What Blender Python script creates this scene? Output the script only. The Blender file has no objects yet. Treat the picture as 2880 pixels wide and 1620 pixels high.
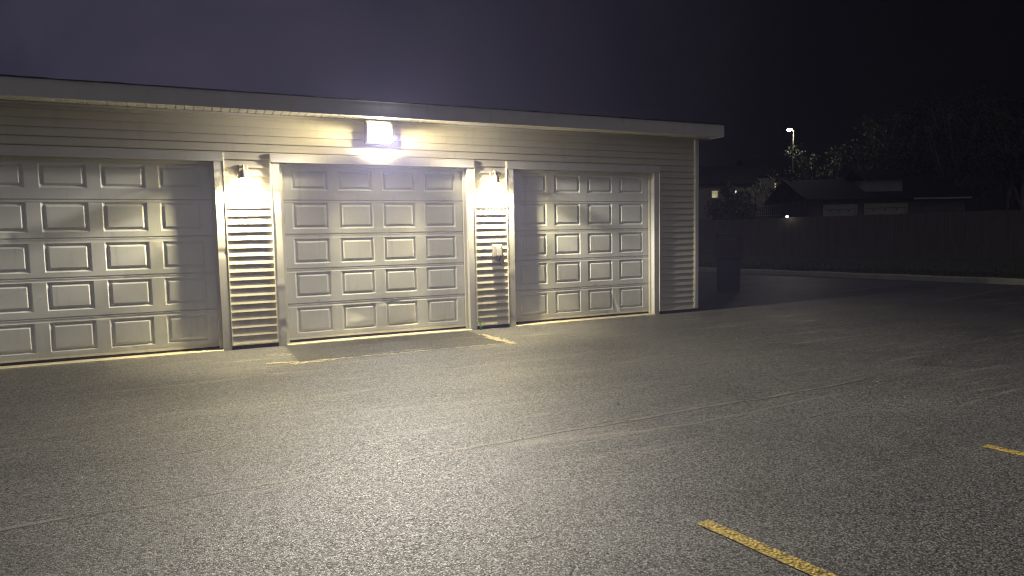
import bpy, math, random
from mathutils import Vector, Matrix, noise
R = random.Random(7)
sc = bpy.context.scene
col = sc.collection
PI = math.pi

# ------------------------------------------------------------------ helpers
class MB:
    """collects faces; build() links them as one mesh object"""
    def __init__(s): s.v = []; s.f = []
    def quad(s, a, b, c, d):
        i = len(s.v); s.v += [tuple(a), tuple(b), tuple(c), tuple(d)]; s.f.append((i, i+1, i+2, i+3))
    def poly(s, pts):
        i = len(s.v); s.v += [tuple(p) for p in pts]; s.f.append(tuple(range(i, i+len(pts))))
    def box(s, x0, x1, y0, y1, z0, z1):
        i = len(s.v)
        s.v += [(x0,y0,z0),(x1,y0,z0),(x1,y1,z0),(x0,y1,z0),(x0,y0,z1),(x1,y0,z1),(x1,y1,z1),(x0,y1,z1)]
        for q in ((0,3,2,1),(4,5,6,7),(0,1,5,4),(1,2,6,5),(2,3,7,6),(3,0,4,7)): s.f.append(tuple(i+k for k in q))
    def frustum(s, a, b):
        """two rectangles (x0,x1,y0,y1,z): lower a, upper b"""
        i = len(s.v)
        for x0,x1,y0,y1,z in (a,b): s.v += [(x0,y0,z),(x1,y0,z),(x1,y1,z),(x0,y1,z)]
        for q in ((0,3,2,1),(4,5,6,7),(0,1,5,4),(1,2,6,5),(2,3,7,6),(3,0,4,7)): s.f.append(tuple(i+k for k in q))
    def tube(s, pts, rad, n=8):
        pts = [Vector(p) for p in pts]
        if not isinstance(rad, (list, tuple)): rad = [rad]*len(pts)
        rings = []
        for k, p in enumerate(pts):
            d = (pts[min(k+1, len(pts)-1)] - pts[max(k-1, 0)]).normalized()
            a = d.orthogonal().normalized(); b = d.cross(a)
            i = len(s.v)
            for j in range(n):
                t = 2*PI*j/n; s.v.append(tuple(p + (a*math.cos(t) + b*math.sin(t))*rad[k]))
            rings.append(i)
        for u, w in zip(rings, rings[1:]):
            # align start vertex to avoid twists
            best = min(range(n), key=lambda o: (Vector(s.v[u]) - Vector(s.v[w+o])).length)
            for j in range(n):
                s.f.append((u+j, u+(j+1) % n, w+(j+1+best) % n, w+(j+best) % n))
        s.f.append(tuple(rings[0]+j for j in reversed(range(n)))); s.f.append(tuple(rings[-1]+j for j in range(n)))
    def lathe(s, prof, c, n=24):
        rings = []
        for r, z in prof:
            i = len(s.v)
            for j in range(n):
                t = 2*PI*j/n; s.v.append((c[0]+r*math.cos(t), c[1]+r*math.sin(t), c[2]+z))
            rings.append(i)
        for u, w in zip(rings, rings[1:]):
            for j in range(n): s.f.append((u+j, u+(j+1) % n, w+(j+1) % n, w+j))
        s.f.append(tuple(rings[0]+j for j in reversed(range(n)))); s.f.append(tuple(rings[-1]+j for j in range(n)))
    def grid(s, xs, zs, fn):
        """fn(x,z)->point; front faces towards -Y"""
        i = len(s.v); nx = len(xs)
        for z in zs:
            for x in xs: s.v.append(tuple(fn(x, z)))
        for b in range(len(zs)-1):
            for a in range(nx-1):
                k = i + b*nx + a; s.f.append((k, k+1, k+1+nx, k+nx))
    def build(s, name, mat, parent=None, smooth=None, bevel=0, M=None):
        me = bpy.data.meshes.new(name); me.from_pydata(s.v, [], s.f); me.update()
        if M is not None: me.transform(M)
        me.materials.append(mat)
        o = bpy.data.objects.new(name, me); col.objects.link(o)
        if parent is not None:
            o.parent = parent
            o.matrix_parent_inverse = Matrix.Identity(4)
        if smooth is not None:
            for p in me.polygons: p.use_smooth = True
            me.set_sharp_from_angle(angle=math.radians(smooth))
        if bevel:
            m = o.modifiers.new('bevel', 'BEVEL'); m.width = bevel; m.segments = 2; m.limit_method = 'ANGLE'
        return o

def tag(o, label=None, cat=None, group=None, kind=None):
    if label: o['label'] = label
    if cat: o['category'] = cat
    if group: o['group'] = group
    if kind: o['kind'] = kind
    return o

def empty(name, loc=(0,0,0), rz=0):
    o = bpy.data.objects.new(name, None); col.objects.link(o); o.location = loc; o.rotation_euler.z = rz
    o.empty_display_size = .1
    return o

def copy_tree(o, parent=None):
    c = o.copy(); col.objects.link(c); c.parent = parent
    for ch in list(o.children): copy_tree(ch, c)
    return c

# ------------------------------------------------------------------ materials
def mat(name):
    m = bpy.data.materials.new(name); m.use_nodes = True
    nt = m.node_tree; nt.nodes.clear()
    return m, nt
def nd(nt, t, **k):
    n = nt.nodes.new(t)
    for a, b in k.items():
        if a.startswith('i_'):
            n.inputs[a[2:].replace('_', ' ')].default_value = b
        else: setattr(n, a, b)
    return n
def ramp(nt, src, stops):
    r = nd(nt, 'ShaderNodeValToRGB'); el = r.color_ramp.elements
    while len(el) < len(stops): el.new(.5)
    for e, (p, c) in zip(el, stops):
        e.position = p; e.color = (c[0], c[1], c[2], 1) if isinstance(c, (tuple, list)) else (c, c, c, 1)
    nt.links.new(src, r.inputs[0]); return r.outputs[0]
def math_(nt, op, a, b=None, c=None, clamp=False):
    n = nd(nt, 'ShaderNodeMath', operation=op, use_clamp=clamp)
    for i, x in enumerate((a, b, c)):
        if x is None: continue
        if isinstance(x, (int, float)): n.inputs[i].default_value = x
        else: nt.links.new(x, n.inputs[i])
    return n.outputs[0]
def mixc(nt, fac, a, b, mode='MIX'):
    n = nd(nt, 'ShaderNodeMix', data_type='RGBA', blend_type=mode)
    for i, x in ((0, fac), (6, a), (7, b)):
        if isinstance(x, (int, float)): n.inputs[i].default_value = x
        elif isinstance(x, tuple): n.inputs[i].default_value = (x[0], x[1], x[2], 1)
        else: nt.links.new(x, n.inputs[i])
    return n.outputs[2]
def coords(nt, scale=(1,1,1), obj=True):
    tc = nd(nt, 'ShaderNodeTexCoord'); mp = nd(nt, 'ShaderNodeMapping'); mp.inputs['Scale'].default_value = scale
    nt.links.new(tc.outputs['Object'], mp.inputs[0]); return mp.outputs[0]
def noise_(nt, vec, scale, detail=3, rough=.5, dist=0):
    n = nd(nt, 'ShaderNodeTexNoise'); n.inputs['Scale'].default_value = scale; n.inputs['Detail'].default_value = detail
    n.inputs['Roughness'].default_value = rough; n.inputs['Distortion'].default_value = dist
    nt.links.new(vec, n.inputs['Vector']); return n.outputs['Fac']
def bump(nt, h, strength, dist, nrm=None):
    b = nd(nt, 'ShaderNodeBump'); b.inputs['Strength'].default_value = strength; b.inputs['Distance'].default_value = dist
    nt.links.new(h, b.inputs['Height'])
    if nrm: nt.links.new(nrm, b.inputs['Normal'])
    return b.outputs[0]
def bsdf(nt, color, rough=.6, nrm=None, spec=.5, metal=0):
    p = nd(nt, 'ShaderNodeBsdfPrincipled'); o = nd(nt, 'ShaderNodeOutputMaterial')
    if isinstance(color, tuple): p.inputs['Base Color'].default_value = (*color, 1)
    else: nt.links.new(color, p.inputs['Base Color'])
    if isinstance(rough, (int, float)): p.inputs['Roughness'].default_value = rough
    else: nt.links.new(rough, p.inputs['Roughness'])
    p.inputs['Specular IOR Level'].default_value = spec; p.inputs['Metallic'].default_value = metal
    if nrm: nt.links.new(nrm, p.inputs['Normal'])
    nt.links.new(p.outputs[0], o.inputs[0]); return p

def painted(name, base, dirt, rough=.5, scale=(1,1,1), grain=0, blotch=1.2, spec=.4, low=0.0):
    """painted / vinyl surface with blotchy grime and faint grain"""
    m, nt = mat(name); v = coords(nt, scale)
    n1 = noise_(nt, v, blotch, 5, .6, .4); n2 = noise_(nt, coords(nt, (scale[0]*9, scale[1]*9, scale[2]*1.2)), 1.5, 4, .6)
    f = ramp(nt, n1, [(.42, 0), (.75, .8)])
    c = mixc(nt, f, base, dirt)
    c = mixc(nt, ramp(nt, n2, [(.55, 0), (.8, .45)]), c, tuple(x*.72 for x in dirt))
    if low:   # splash grime near the ground (object z in metres)
        tc = nd(nt, 'ShaderNodeTexCoord'); sp = nd(nt, 'ShaderNodeSeparateXYZ'); nt.links.new(tc.outputs['Object'], sp.inputs[0])
        g = math_(nt, 'MULTIPLY_ADD', n1, .5, math_(nt, 'MULTIPLY', sp.outputs[2], -1.6)); g = math_(nt, 'ADD', g, .15, clamp=True)
        c = mixc(nt, math_(nt, 'MULTIPLY', g, low, clamp=True), c, (.16, .145, .11))
    nr = None
    if grain:
        gv = coords(nt, (3, 3, 70)); g = noise_(nt, gv, 2.2, 5, .65, .6); nr = bump(nt, g, grain, .0016)
    else:
        nr = bump(nt, noise_(nt, v, 2.3, 2), .25, .006)
    r = ramp(nt, n1, [(.3, rough-.08), (.8, min(1, rough+.18))])
    bsdf(nt, c, r, nr, spec); return m

M_door = painted('door_paint', (.71, .725, .705), (.59, .59, .56), .5, grain=.45, low=.85)
M_siding = painted('vinyl_siding', (.47, .445, .375), (.40, .375, .31), .55, scale=(.6, 1, 1))
M_trim = painted('coil_trim', (.50, .495, .48), (.42, .41, .39), .42, low=.35)
M_jchan = painted('channel_trim', (.60, .57, .46), (.50, .47, .37), .45)
M_fascia = painted('fascia_metal', (.50, .49, .48), (.43, .42, .41), .45)
M_soffit = painted('soffit_vinyl', (.68, .65, .57), (.58, .55, .47), .55)
M_seal = painted('rubber_seal', (.03, .03, .03), (.06, .055, .05), .7)
M_stop = painted('weather_stop', (.62, .60, .52), (.52, .50, .42), .5)
M_roof = painted('roof_shingle', (.022, .021, .02), (.015, .015, .015), .95, spec=.1)
M_farroof = painted('far_roof', (.007, .007, .007), (.005, .005, .005), .95, spec=.05)
M_sconce = painted('sconce_metal', (.46, .40, .29), (.36, .31, .22), .4)
M_dark = painted('dark_metal', (.045, .043, .04), (.03, .03, .03), .45)
M_bronze = painted('bronze_housing', (.16, .14, .11), (.11, .10, .08), .45)
M_grey = painted('grey_plastic', (.20, .20, .21), (.16, .16, .16), .4)
M_ivory = painted('ivory_plastic', (.40, .39, .34), (.33, .32, .28), .4)
M_bin = painted('dark_plastic', (.035, .037, .05), (.025, .025, .035), .5)

def m_concrete(name, a, b, k=.5):
    m, nt = mat(name); v = coords(nt)
    n = noise_(nt, v, 3, 8, .7); n2 = noise_(nt, v, 60, 3)
    c = mixc(nt, ramp(nt, n, [(.35, 0), (.7, 1)]), a, b)
    c = mixc(nt, ramp(nt, n2, [(.5, 0), (.75, .4)]), c, tuple(x*.5 for x in b))
    bsdf(nt, c, .85, bump(nt, n2, k, .004), .3); return m
M_slab = m_concrete('slab_concrete', (.55, .50, .36), (.42, .38, .28))
M_found = m_concrete('foundation_block', (.07, .068, .065), (.04, .04, .04))
M_curb = m_concrete('kerb_concrete', (.42, .41, .33), (.30, .30, .24))

def m_asphalt(name, base, patch=False):
    m, nt = mat(name); v = coords(nt)
    big = noise_(nt, v, .35, 5, .6, .5)
    # aggregate: bright stone faces between dark binder
    vo = nd(nt, 'ShaderNodeTexVoronoi', feature='F1'); vo.inputs['Scale'].default_value = 118; vo.inputs['Randomness'].default_value = 1
    nt.links.new(v, vo.inputs['Vector'])
    sepc = nd(nt, 'ShaderNodeSeparateColor'); nt.links.new(vo.outputs['Color'], sepc.inputs[0])
    stone = ramp(nt, sepc.outputs[0], [(.12, .36), (.5, .87), (.92, 1.85)])
    fine = noise_(nt, v, 210, 2)
    med = noise_(nt, v, 70, 4, .75)
    c0 = mixc(nt, ramp(nt, big, [(.3, 0), (.72, 1)]), tuple(x*.84 for x in base), tuple(x*1.2 for x in base))
    c1 = mixc(nt, 1.0, c0, stone, 'MULTIPLY')
    gap = ramp(nt, vo.outputs['Distance'], [(.30, 1.0), (.62, .30)])
    c1 = mixc(nt, .85, c1, gap, 'MULTIPLY')
    c1 = mixc(nt, .6, c1, ramp(nt, med, [(.28, .5), (.6, 1.2)]), 'MULTIPLY')
    blot = noise_(nt, coords(nt, (.6, 1.1, 1)), .9, 6, .7, .8); c1 = mixc(nt, .8, c1, ramp(nt, blot, [(.30, .62), (.48, 1), (.68, 1.16)]), 'MULTIPLY')
    # pale tyre scuffs and dusty streaks, running along the lane
    sv = coords(nt, (.55, 5.5, 1)); sv.node.inputs['Rotation'].default_value = (0, 0, -.16); st = noise_(nt, sv, .8, 7, .72, 1.3)
    sv2 = coords(nt, (.10, .10, 1)); sm = noise_(nt, sv2, 2.1, 3, .5)
    sf = math_(nt, 'MULTIPLY', ramp(nt, st, [(.54, 0), (.70, .85)]), ramp(nt, sm, [(.42, .1), (.62, 1)]))
    c1 = mixc(nt, math_(nt, 'MULTIPLY', sf, .62), c1, (.25, .23, .20))
    # isolated pale crumbs
    v2 = nd(nt, 'ShaderNodeTexVoronoi', feature='F1'); v2.inputs['Scale'].default_value = 3.3; nt.links.new(v, v2.inputs['Vector'])
    cr = ramp(nt, v2.outputs['Distance'], [(.022, 1), (.04, 0)])
    c1 = mixc(nt, math_(nt, 'MULTIPLY', cr, .7), c1, (.5, .46, .38))
    if not patch:   # fresher sealcoat by the doors, paler stone outward; lamp's pool painted into colour
        sq = nd(nt, 'ShaderNodeSeparateXYZ'); nt.links.new(v, sq.inputs[0])
        yw = math_(nt, 'ADD', sq.outputs[1], math_(nt, 'MULTIPLY_ADD', big, 3.0, -1.5))
        mr = nd(nt, 'ShaderNodeMapRange'); nt.links.new(yw, mr.inputs[0]); mr.inputs[1].default_value = -1.5; mr.inputs[2].default_value = -5.5; mr.inputs[3].default_value = 1.22; mr.inputs[4].default_value = 1.4
        cv = nd(nt, 'ShaderNodeCombineColor'); [nt.links.new(mr.outputs[0], cv.inputs[q]) for q in range(3)]
        c1 = mixc(nt, 1.0, c1, cv.outputs[0], 'MULTIPLY')
        sp = nd(nt, 'ShaderNodeSeparateXYZ'); tc = nd(nt, 'ShaderNodeTexCoord'); nt.links.new(tc.outputs['Object'], sp.inputs[0])
        def seam(y0, sl, x0, x1, w, amp, sc_):
            nv = coords(nt, (sc_*.4, .0, 0)); wob = noise_(nt, nv, 1.0, 8, .62)
            yy = math_(nt, 'ADD', sp.outputs[1], math_(nt, 'MULTIPLY_ADD', sp.outputs[0], -sl, -y0))
            yy = math_(nt, 'ADD', yy, math_(nt, 'MULTIPLY', math_(nt, 'SUBTRACT', wob, .5), amp))
            inx = math_(nt, 'MULTIPLY', math_(nt, 'SMOOTH_MIN', 1.0, math_(nt, 'MULTIPLY', math_(nt, 'SUBTRACT', sp.outputs[0], x0), 2.0, clamp=True), .1),
                        math_(nt, 'MULTIPLY', math_(nt, 'SUBTRACT', x1, sp.outputs[0]), 2.0, clamp=True))
            ab = math_(nt, 'ABSOLUTE', yy)
            body = math_(nt, 'MULTIPLY', math_(nt, 'LESS_THAN', ab, w), inx)
            edge = math_(nt, 'MULTIPLY', math_(nt, 'LESS_THAN', math_(nt, 'ABSOLUTE', math_(nt, 'ADD', yy, w)), w*.38), inx)
            return body, edge
        brk = noise_(nt, coords(nt, (1.3, 1.3, 0)), 1.7, 3, .6)
        b1, e1 = seam(-5.22, .030, -9, 5.0, .024, .34, 1.1)
        b1 = math_(nt, 'MULTIPLY', b1, ramp(nt, brk, [(.38, .05), (.56, .85)]))
        b2, e2 = seam(-5.50, .03, .6, 4.2, .012, .3, 1.6)
        b3, e3 = seam(-4.30, .05, -1.8, -.5, .007, .3, 2.5)
        lum = mixc(nt, ramp(nt, noise_(nt, coords(nt, (2, 2, 0)), 1.3, 3), [(.4, .08), (.6, .2)]), (.075, .068, .058), (.24, .21, .17))
        c1 = mixc(nt, math_(nt, 'MULTIPLY', b1, .6), c1, (.24, .22, .185))
        c1 = mixc(nt, math_(nt, 'MULTIPLY', b2, .55), c1, (.20, .185, .16))
        c1 = mixc(nt, math_(nt, 'MULTIPLY', e1, .95), c1, (.012, .011, .01))
        c1 = mixc(nt, math_(nt, 'MULTIPLY', b3, .75), c1, (.012, .011, .01))
    grit = noise_(nt, v, 120, 5, .85)
    h = math_(nt, 'MULTIPLY_ADD', vo.outputs['Distance'], -.45, math_(nt, 'MULTIPLY', grit, 1.0))
    nr = bump(nt, h, .62 if not patch else .3, .006)
    nr = bump(nt, noise_(nt, v, 1.1, 3), .12, .02, nr)
    rg = ramp(nt, sepc.outputs[1], [(0, .44), (1, .74)])
    pb = bsdf(nt, c1, rg, nr, .5); nt.links.new(ramp(nt, sepc.outputs[2], [(.1, .08), (.6, .35), (1, .75)]), pb.inputs['Specular IOR Level']); return m
M_asphalt = m_asphalt('asphalt', (.098, .098, .097))
M_patch = m_asphalt('asphalt_patch', (.046, .045, .044), True)

def m_paint(name, a, b):
    m, nt = mat(name); v = coords(nt)
    vo = nd(nt, 'ShaderNodeTexVoronoi', feature='F1'); vo.inputs['Scale'].default_value = 62; nt.links.new(v, vo.inputs['Vector'])
    med = noise_(nt, v, 26, 4, .7)
    f = ramp(nt, noise_(nt, v, 18, 6, .75), [(.40, 0), (.66, 1)])
    c = mixc(nt, f, a, b)
    c = mixc(nt, .7, c, ramp(nt, vo.outputs['Distance'], [(.35, 1), (.65, .35)]), 'MULTIPLY')
    hole = math_(nt, 'MULTIPLY_ADD', noise_(nt, v, 5.5, 4, .7), .75, math_(nt, 'MULTIPLY', vo.outputs['Distance'], .55))
    c = mixc(nt, ramp(nt, hole, [(.76, 0), (.88, .75)]), c, (.075, .07, .06))
    h = math_(nt, 'MULTIPLY_ADD', vo.outputs['Distance'], -1.0, med)
    bsdf(nt, c, .6, bump(nt, h, .8, .006), .4); return m
M_yellow = m_paint('yellow_road_paint', (.60, .44, .10), (.40, .29, .07))
M_chip = m_paint('worn_paint_residue', (.55, .46, .26), (.38, .32, .18))
M_white = m_paint('white_road_paint', (.24, .24, .23), (.14, .14, .13))

def m_plain(name, a, b, scale=5, rough=.8, strength=.3):
    m, nt = mat(name); n = noise_(nt, coords(nt), scale, 5, .6)
    bsdf(nt, mixc(nt, ramp(nt, n, [(.35, 0), (.65, 1)]), a, b), rough, bump(nt, n, strength, .02), .3); return m
M_grass = m_plain('dark_grass', (.035, .05, .022), (.06, .07, .035), 8, .9, 1)
M_ground = m_plain('far_ground', (.04, .045, .03), (.06, .06, .04), .5, .95)
M_fence = painted('fence_wood', (.12, .11, .08), (.08, .07, .05), .8, scale=(4, 4, .5), grain=.3)
M_bark = m_plain('bark', (.07, .055, .04), (.12, .10, .075), 12)
M_leaf = m_plain('leaves', (.02, .028, .012), (.042, .052, .022), 1.5, .7)
M_leaf2 = m_plain('dark_leaves', (.011, .018, .009), (.02, .03, .014), 1.5, .7)
M_weed = m_plain('weed_leaf', (.06, .16, .03), (.10, .22, .05), 30, .6)
M_house = painted('house_siding', (.13, .13, .11), (.09, .09, .08), .7)
M_gdoor = painted('far_door_paint', (.19, .20, .165), (.13, .14, .11), .6)
M_brick = painted('far_wall', (.05, .048, .04), (.035, .03, .03), .8)
M_glassdark = painted('dark_glass', (.02, .02, .025), (.015, .015, .02), .1)

def emit(name, color, strength, vary=0):
    m, nt = mat(name); e = nd(nt, 'ShaderNodeEmission'); o = nd(nt, 'ShaderNodeOutputMaterial')
    e.inputs[1].default_value = strength
    if vary:
        c = mixc(nt, ramp(nt, noise_(nt, coords(nt), vary, 3), [(.4, 0), (.6, 1)]), color, tuple(x*.55 for x in color)); nt.links.new(c, e.inputs[0])
    else: e.inputs[0].default_value = (*color, 1)
    nt.links.new(e.outputs[0], o.inputs[0]); return m
E_PACK, E_BULB = 55, 500
M_lens = emit('lit_lens', (1, .88, .55), E_PACK)
M_face = emit('lit_bulb_face', (1, .86, .50), 46000)
M_bulb = emit('lit_bulb', (1, .83, .47), E_BULB)
M_street = emit('lit_street_lamp', (1, .93, .80), 900)
M_win_wall = emit('lit_window_and_wall', (.85, .78, .45), .55, 2.2)
M_winw = emit('lit_small_white', (.8, .9, 1), .9)
M_tubel = emit('lit_tube', (.95, .97, 1), 2.2)
M_star = emit('lit_fence_lamp', (.95, .97, 1), 14)

def m_clear(name):
    m, nt = mat(name); t = nd(nt, 'ShaderNodeBsdfTransparent'); g = nd(nt, 'ShaderNodeBsdfGlossy'); g.inputs['Roughness'].default_value = .05
    fr = nd(nt, 'ShaderNodeFresnel'); fr.inputs[0].default_value = 1.35
    x = nd(nt, 'ShaderNodeMixShader'); o = nd(nt, 'ShaderNodeOutputMaterial')
    nt.links.new(fr.outputs[0], x.inputs[0]); nt.links.new(t.outputs[0], x.inputs[1]); nt.links.new(g.outputs[0], x.inputs[2]); nt.links.new(x.outputs[0], o.inputs[0]); return m
M_clear = m_clear('clear_glass')
def m_frost(name):
    m, nt = mat(name); t = nd(nt, 'ShaderNodeBsdfTransparent'); e = nd(nt, 'ShaderNodeEmission'); e.inputs[0].default_value = (1, .88, .6, 1); e.inputs[1].default_value = 14
    x = nd(nt, 'ShaderNodeAddShader'); o = nd(nt, 'ShaderNodeOutputMaterial')
    nt.links.new(t.outputs[0], x.inputs[0]); nt.links.new(e.outputs[0], x.inputs[1]); nt.links.new(x.outputs[0], o.inputs[0]); return m
M_frost = m_frost('glowing_frosted_glass')

# ------------------------------------------------------------------ setting
GZ = -.02
CURB = lambda y: 15.46 + (5.92 - y)*.19        # kerb line, runs slightly askew to the garages
g = MB(); g.quad((-600,-600,-.10),(600,-600,-.10),(600,600,-.10),(-600,600,-.10)); tag(g.build('ground', M_ground), kind='structure')
a = MB(); a.poly([(-34,-34,GZ),(CURB(-34),-34,GZ),(CURB(34),34,GZ),(-34,34,GZ)]); tag(a.build('parking_lot', M_asphalt), kind='structure')

ys = [-34 + .5*i for i in range(137)]
k = MB()
for y0, y1 in zip(ys, ys[1:]):
    prof = [(0,-.06),(0.02,.095),(.045,.118),(.15,.122),(.15,-.06)]
    for (xa,za),(xb,zb) in zip(prof, prof[1:]):
        j = .006*math.sin(y0*3.1); j2 = .006*math.sin(y1*3.1)
        k.quad((CURB(y0)+xa,y0,za+j),(CURB(y0)+xb,y0,zb+j),(CURB(y1)+xb,y1,zb+j2),(CURB(y1)+xa,y1,za+j2))
tag(k.build('kerb', M_curb), kind='structure')
v = MB()
xs_ = [.15,1,2,3,4,5,6,7,8,9.5,12,20,45]
def vp(dx, y):
    return (CURB(y)+dx, y, .10 + .06*noise.noise(Vector((dx*.5, y*.3, 0))) - (0.0 if dx > .3 else .01))
v.grid(xs_, [-34+1.5*i for i in range(58)], lambda x, z: vp(x, z)); tag(v.build('grass_verge', M_grass), kind='structure')
# short grass blades along the kerb edge of the verge
gb = MB()
for i in range(9000):
    y = R.uniform(-6, 14); dx = .2 + abs(R.gauss(0, 2.2)); x = CURB(y)+dx; h = R.uniform(.04, .13); t = R.uniform(0, PI); w = .012
    bx, by = math.cos(t)*w, math.sin(t)*w
    z = vp(dx, y)[2]-.01
    gb.poly([(x-bx,y-by,z),(x+bx,y+by,z),(x+R.uniform(-.04,.04),y+R.uniform(-.04,.04),z+h)])
tag(gb.build('grass', M_grass), 'short dark grass on the verge between kerb and fence', 'grass', kind='stuff')

# asphalt patch before the middle door
px = [-.03 + 2.6*i/60 for i in range(61)]
pts = [(x, -.055, GZ+.004) for x in px]
pts2 = [(x + .0, -1.29 - .08*(x/2.6) + .012*noise.noise(Vector((x*6, 1, 0))), GZ+.004) for x in reversed(px)]
pm = MB(); pm.poly(pts + pts2); tag(pm.build('asphalt_patch', M_patch), kind='structure')

def flakes(name, segs, n, wmax, label, mat_=M_chip, z=GZ+.006):
    f = MB()
    for i in range(n):
        x0,y0,x1,y1,wid = R.choice(segs); t = R.random()
        cx = x0+(x1-x0)*t + R.gauss(0, wid)*.5; cy = y0+(y1-y0)*t + R.gauss(0, wid)*.5
        r = R.uniform(.006, wmax); m = R.randint(6, 9); ph = R.random()*6
        ax = math.atan2(y1-y0, x1-x0)
        P = []
        for q in range(m):
            th = ph + 2*PI*q/m; rr = r*R.uniform(.5, 1.1); u, w = rr*1.9*math.cos(th), rr*.7*math.sin(th)
            P.append((cx + u*math.cos(ax) - w*math.sin(ax), cy + u*math.sin(ax) + w*math.cos(ax), z + i*2e-6))
        f.poly(P)
    o = f.build(name, mat_); tag(o, label, 'worn paint', kind='stuff'); return o
flakes('paint_residue', [(2.61,-.45,2.64,-1.50,.05),(2.61,-.8,2.65,-1.52,.09)], 130, .035, 'cream paint residue flaking along the right edge of the dark asphalt patch')
flakes('paint_residue', [(-.16,-1.41,.35,-1.385,.07),(.2,-1.34,2.5,-1.385,.022),(-.36,-1.25,-.05,-1.31,.03)], 240, .026, 'cream paint residue along the front edge of the dark asphalt patch')
flakes('paint_residue', [(-.26,-.62,-.08,-.86,.09)], 26, .02, 'small cream paint flecks left of the dark asphalt patch by the middle door')

def stripe(name, x, y0, y1, w, label, m=M_yellow, ang=0, cat='parking line', group=None):
    s = MB(); n = 140
    def e(t, sd): return .004*noise.noise(Vector((t*40, sd*7, x)))+.003*noise.noise(Vector((t*160, sd*3, x)))
    A = []; B = []
    for i in range(n+1):
        t = i/n; y = y0 + (y1-y0)*t; A.append((-w/2+e(t*5,1), y-y0, 0)); B.append((w/2+e(t*5,2), y-y0, 0))
    for i in range(n): s.quad(A[i], A[i+1], B[i+1], B[i])
    o = s.build(name, m); o.location = (x, y0, GZ+.004); o.rotation_euler.z = ang
    return tag(o, label, cat, group)
stripe('parking_line', 1.12, -6.83, -12.2, .084, 'long yellow painted parking line nearest the camera at lower right', ang=.135, group='yellow parking lines')
stripe('parking_line', 3.507, -6.78, -12.2, .084, 'yellow painted parking line cut off by the right edge of the picture', ang=.125, group='yellow parking lines')
for (x, y, lab) in ((15.55, 3.93, 'faint pale parking line against the far kerb, nearest the dark bin'), (16.0, 1.86, 'faint pale parking line across the middle of the far stalls'), (16.4, -.36, 'faint pale parking line of the far stalls, at the right edge of the picture')):
    stripe('stall_line', x, y, y-4.9, .09, lab, M_white, -PI/2+.19, group='pale stall lines by the far kerb')

# small litter on the asphalt
def leaf_bit(x, y, s, lab):
    m = MB(); m.poly([(-s,0,.012),(-.3*s,.35*s,.004),(.6*s,.3*s,.010),(s,0,.002),(.3*s,-.4*s,.012),(-.5*s,-.3*s,.003)])
    m.poly([(-s,0,.013),(0,.1*s,.02),(s,.02*s,.004),(0,-.12*s,.018)])
    o = m.build('dead_leaf', M_dark); o.location = (x, y, GZ+.004); o.rotation_euler.z = R.random()*6; return tag(o, lab, 'dead leaf')
leaf_bit(-1.29, -3.05, .030, 'small dark dead leaf on the bare asphalt before the left door')
leaf_bit(2.06, -4.72, .024, 'tiny dark dead leaf beside the pale seam in the middle of the asphalt')

# ------------------------------------------------------------------ garage building
GB = empty('garage_building'); tag(GB, 'long low garage row with pale lap siding and three white panelled doors', 'garage')
LAP, BOT, WT = .1035, .045, 3.014
OPEN = [(-3.425, -.785), (0, 2.64), (3.393, 6.033)]
TW = .104; XR = 6.993; XL = -7.2; DEPTH = 6.4
# lap siding with gentle vinyl waviness
def siding(xr, P=.017, y_top=.029):
    m = MB(); n = int((WT-BOT)/LAP)+1
    edges = []
    for i in range(n):
        z0 = BOT + i*LAP; z1 = min(z0+LAP, WT)
        if z0 > 2.395: segs = [(XL, XR-.06)]
        else:
            segs = []; last = XL
            for a_, b_ in OPEN: segs.append((last, a_-TW+.03)); last = b_+TW-.03
            segs.append((last, XR-.06))
        for a_, b_ in segs:
            k_ = max(2, int((b_-a_)/.12)); xs = [a_ + (b_-a_)*q/k_ for q in range(k_+1)]
            row = []
            for x in xs:
                wv = .0006*noise.noise(Vector((x*.9, i*3.7, 0))); wz = .0007*noise.noise(Vector((x*.7, i*5.1, 9)))
                yb = y_top - P + wv
                row.append([(x, yb+.010, z0+wz+.002), (x, yb+.001, z0+wz), (x, yb-.0005, z0+.006+wz), (x, yb + P*.55*.9, z0+.06+wz), (x, y_top+wv*.4, z1+.004)])
            for r0, r1 in zip(row, row[1:]):
                for q in range(4): m.quad(r0[q], r1[q], r1[q+1], r0[q+1])
    return m
siding(XR).build('siding', M_siding, GB)
core = MB(); 
last = XL
for a_, b_ in OPEN: core.box(last, a_-.02, .05, .16, -.05, 2.42); last = b_+.02
core.box(last, XR-.02, .05, .16, -.05, 2.42); core.box(XL, XR-.02, .05, .16, 2.42, WT)
core.box(XL, XR-.01, .162, DEPTH, 2.6, WT-.01)                # ceiling
core.box(XL, XL+.1, .16, DEPTH, -.05, 2.6); core.box(XL, XR-.02, DEPTH-.1, DEPTH, -.05, 2.6)
core.build('wall', M_siding, GB)
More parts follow.
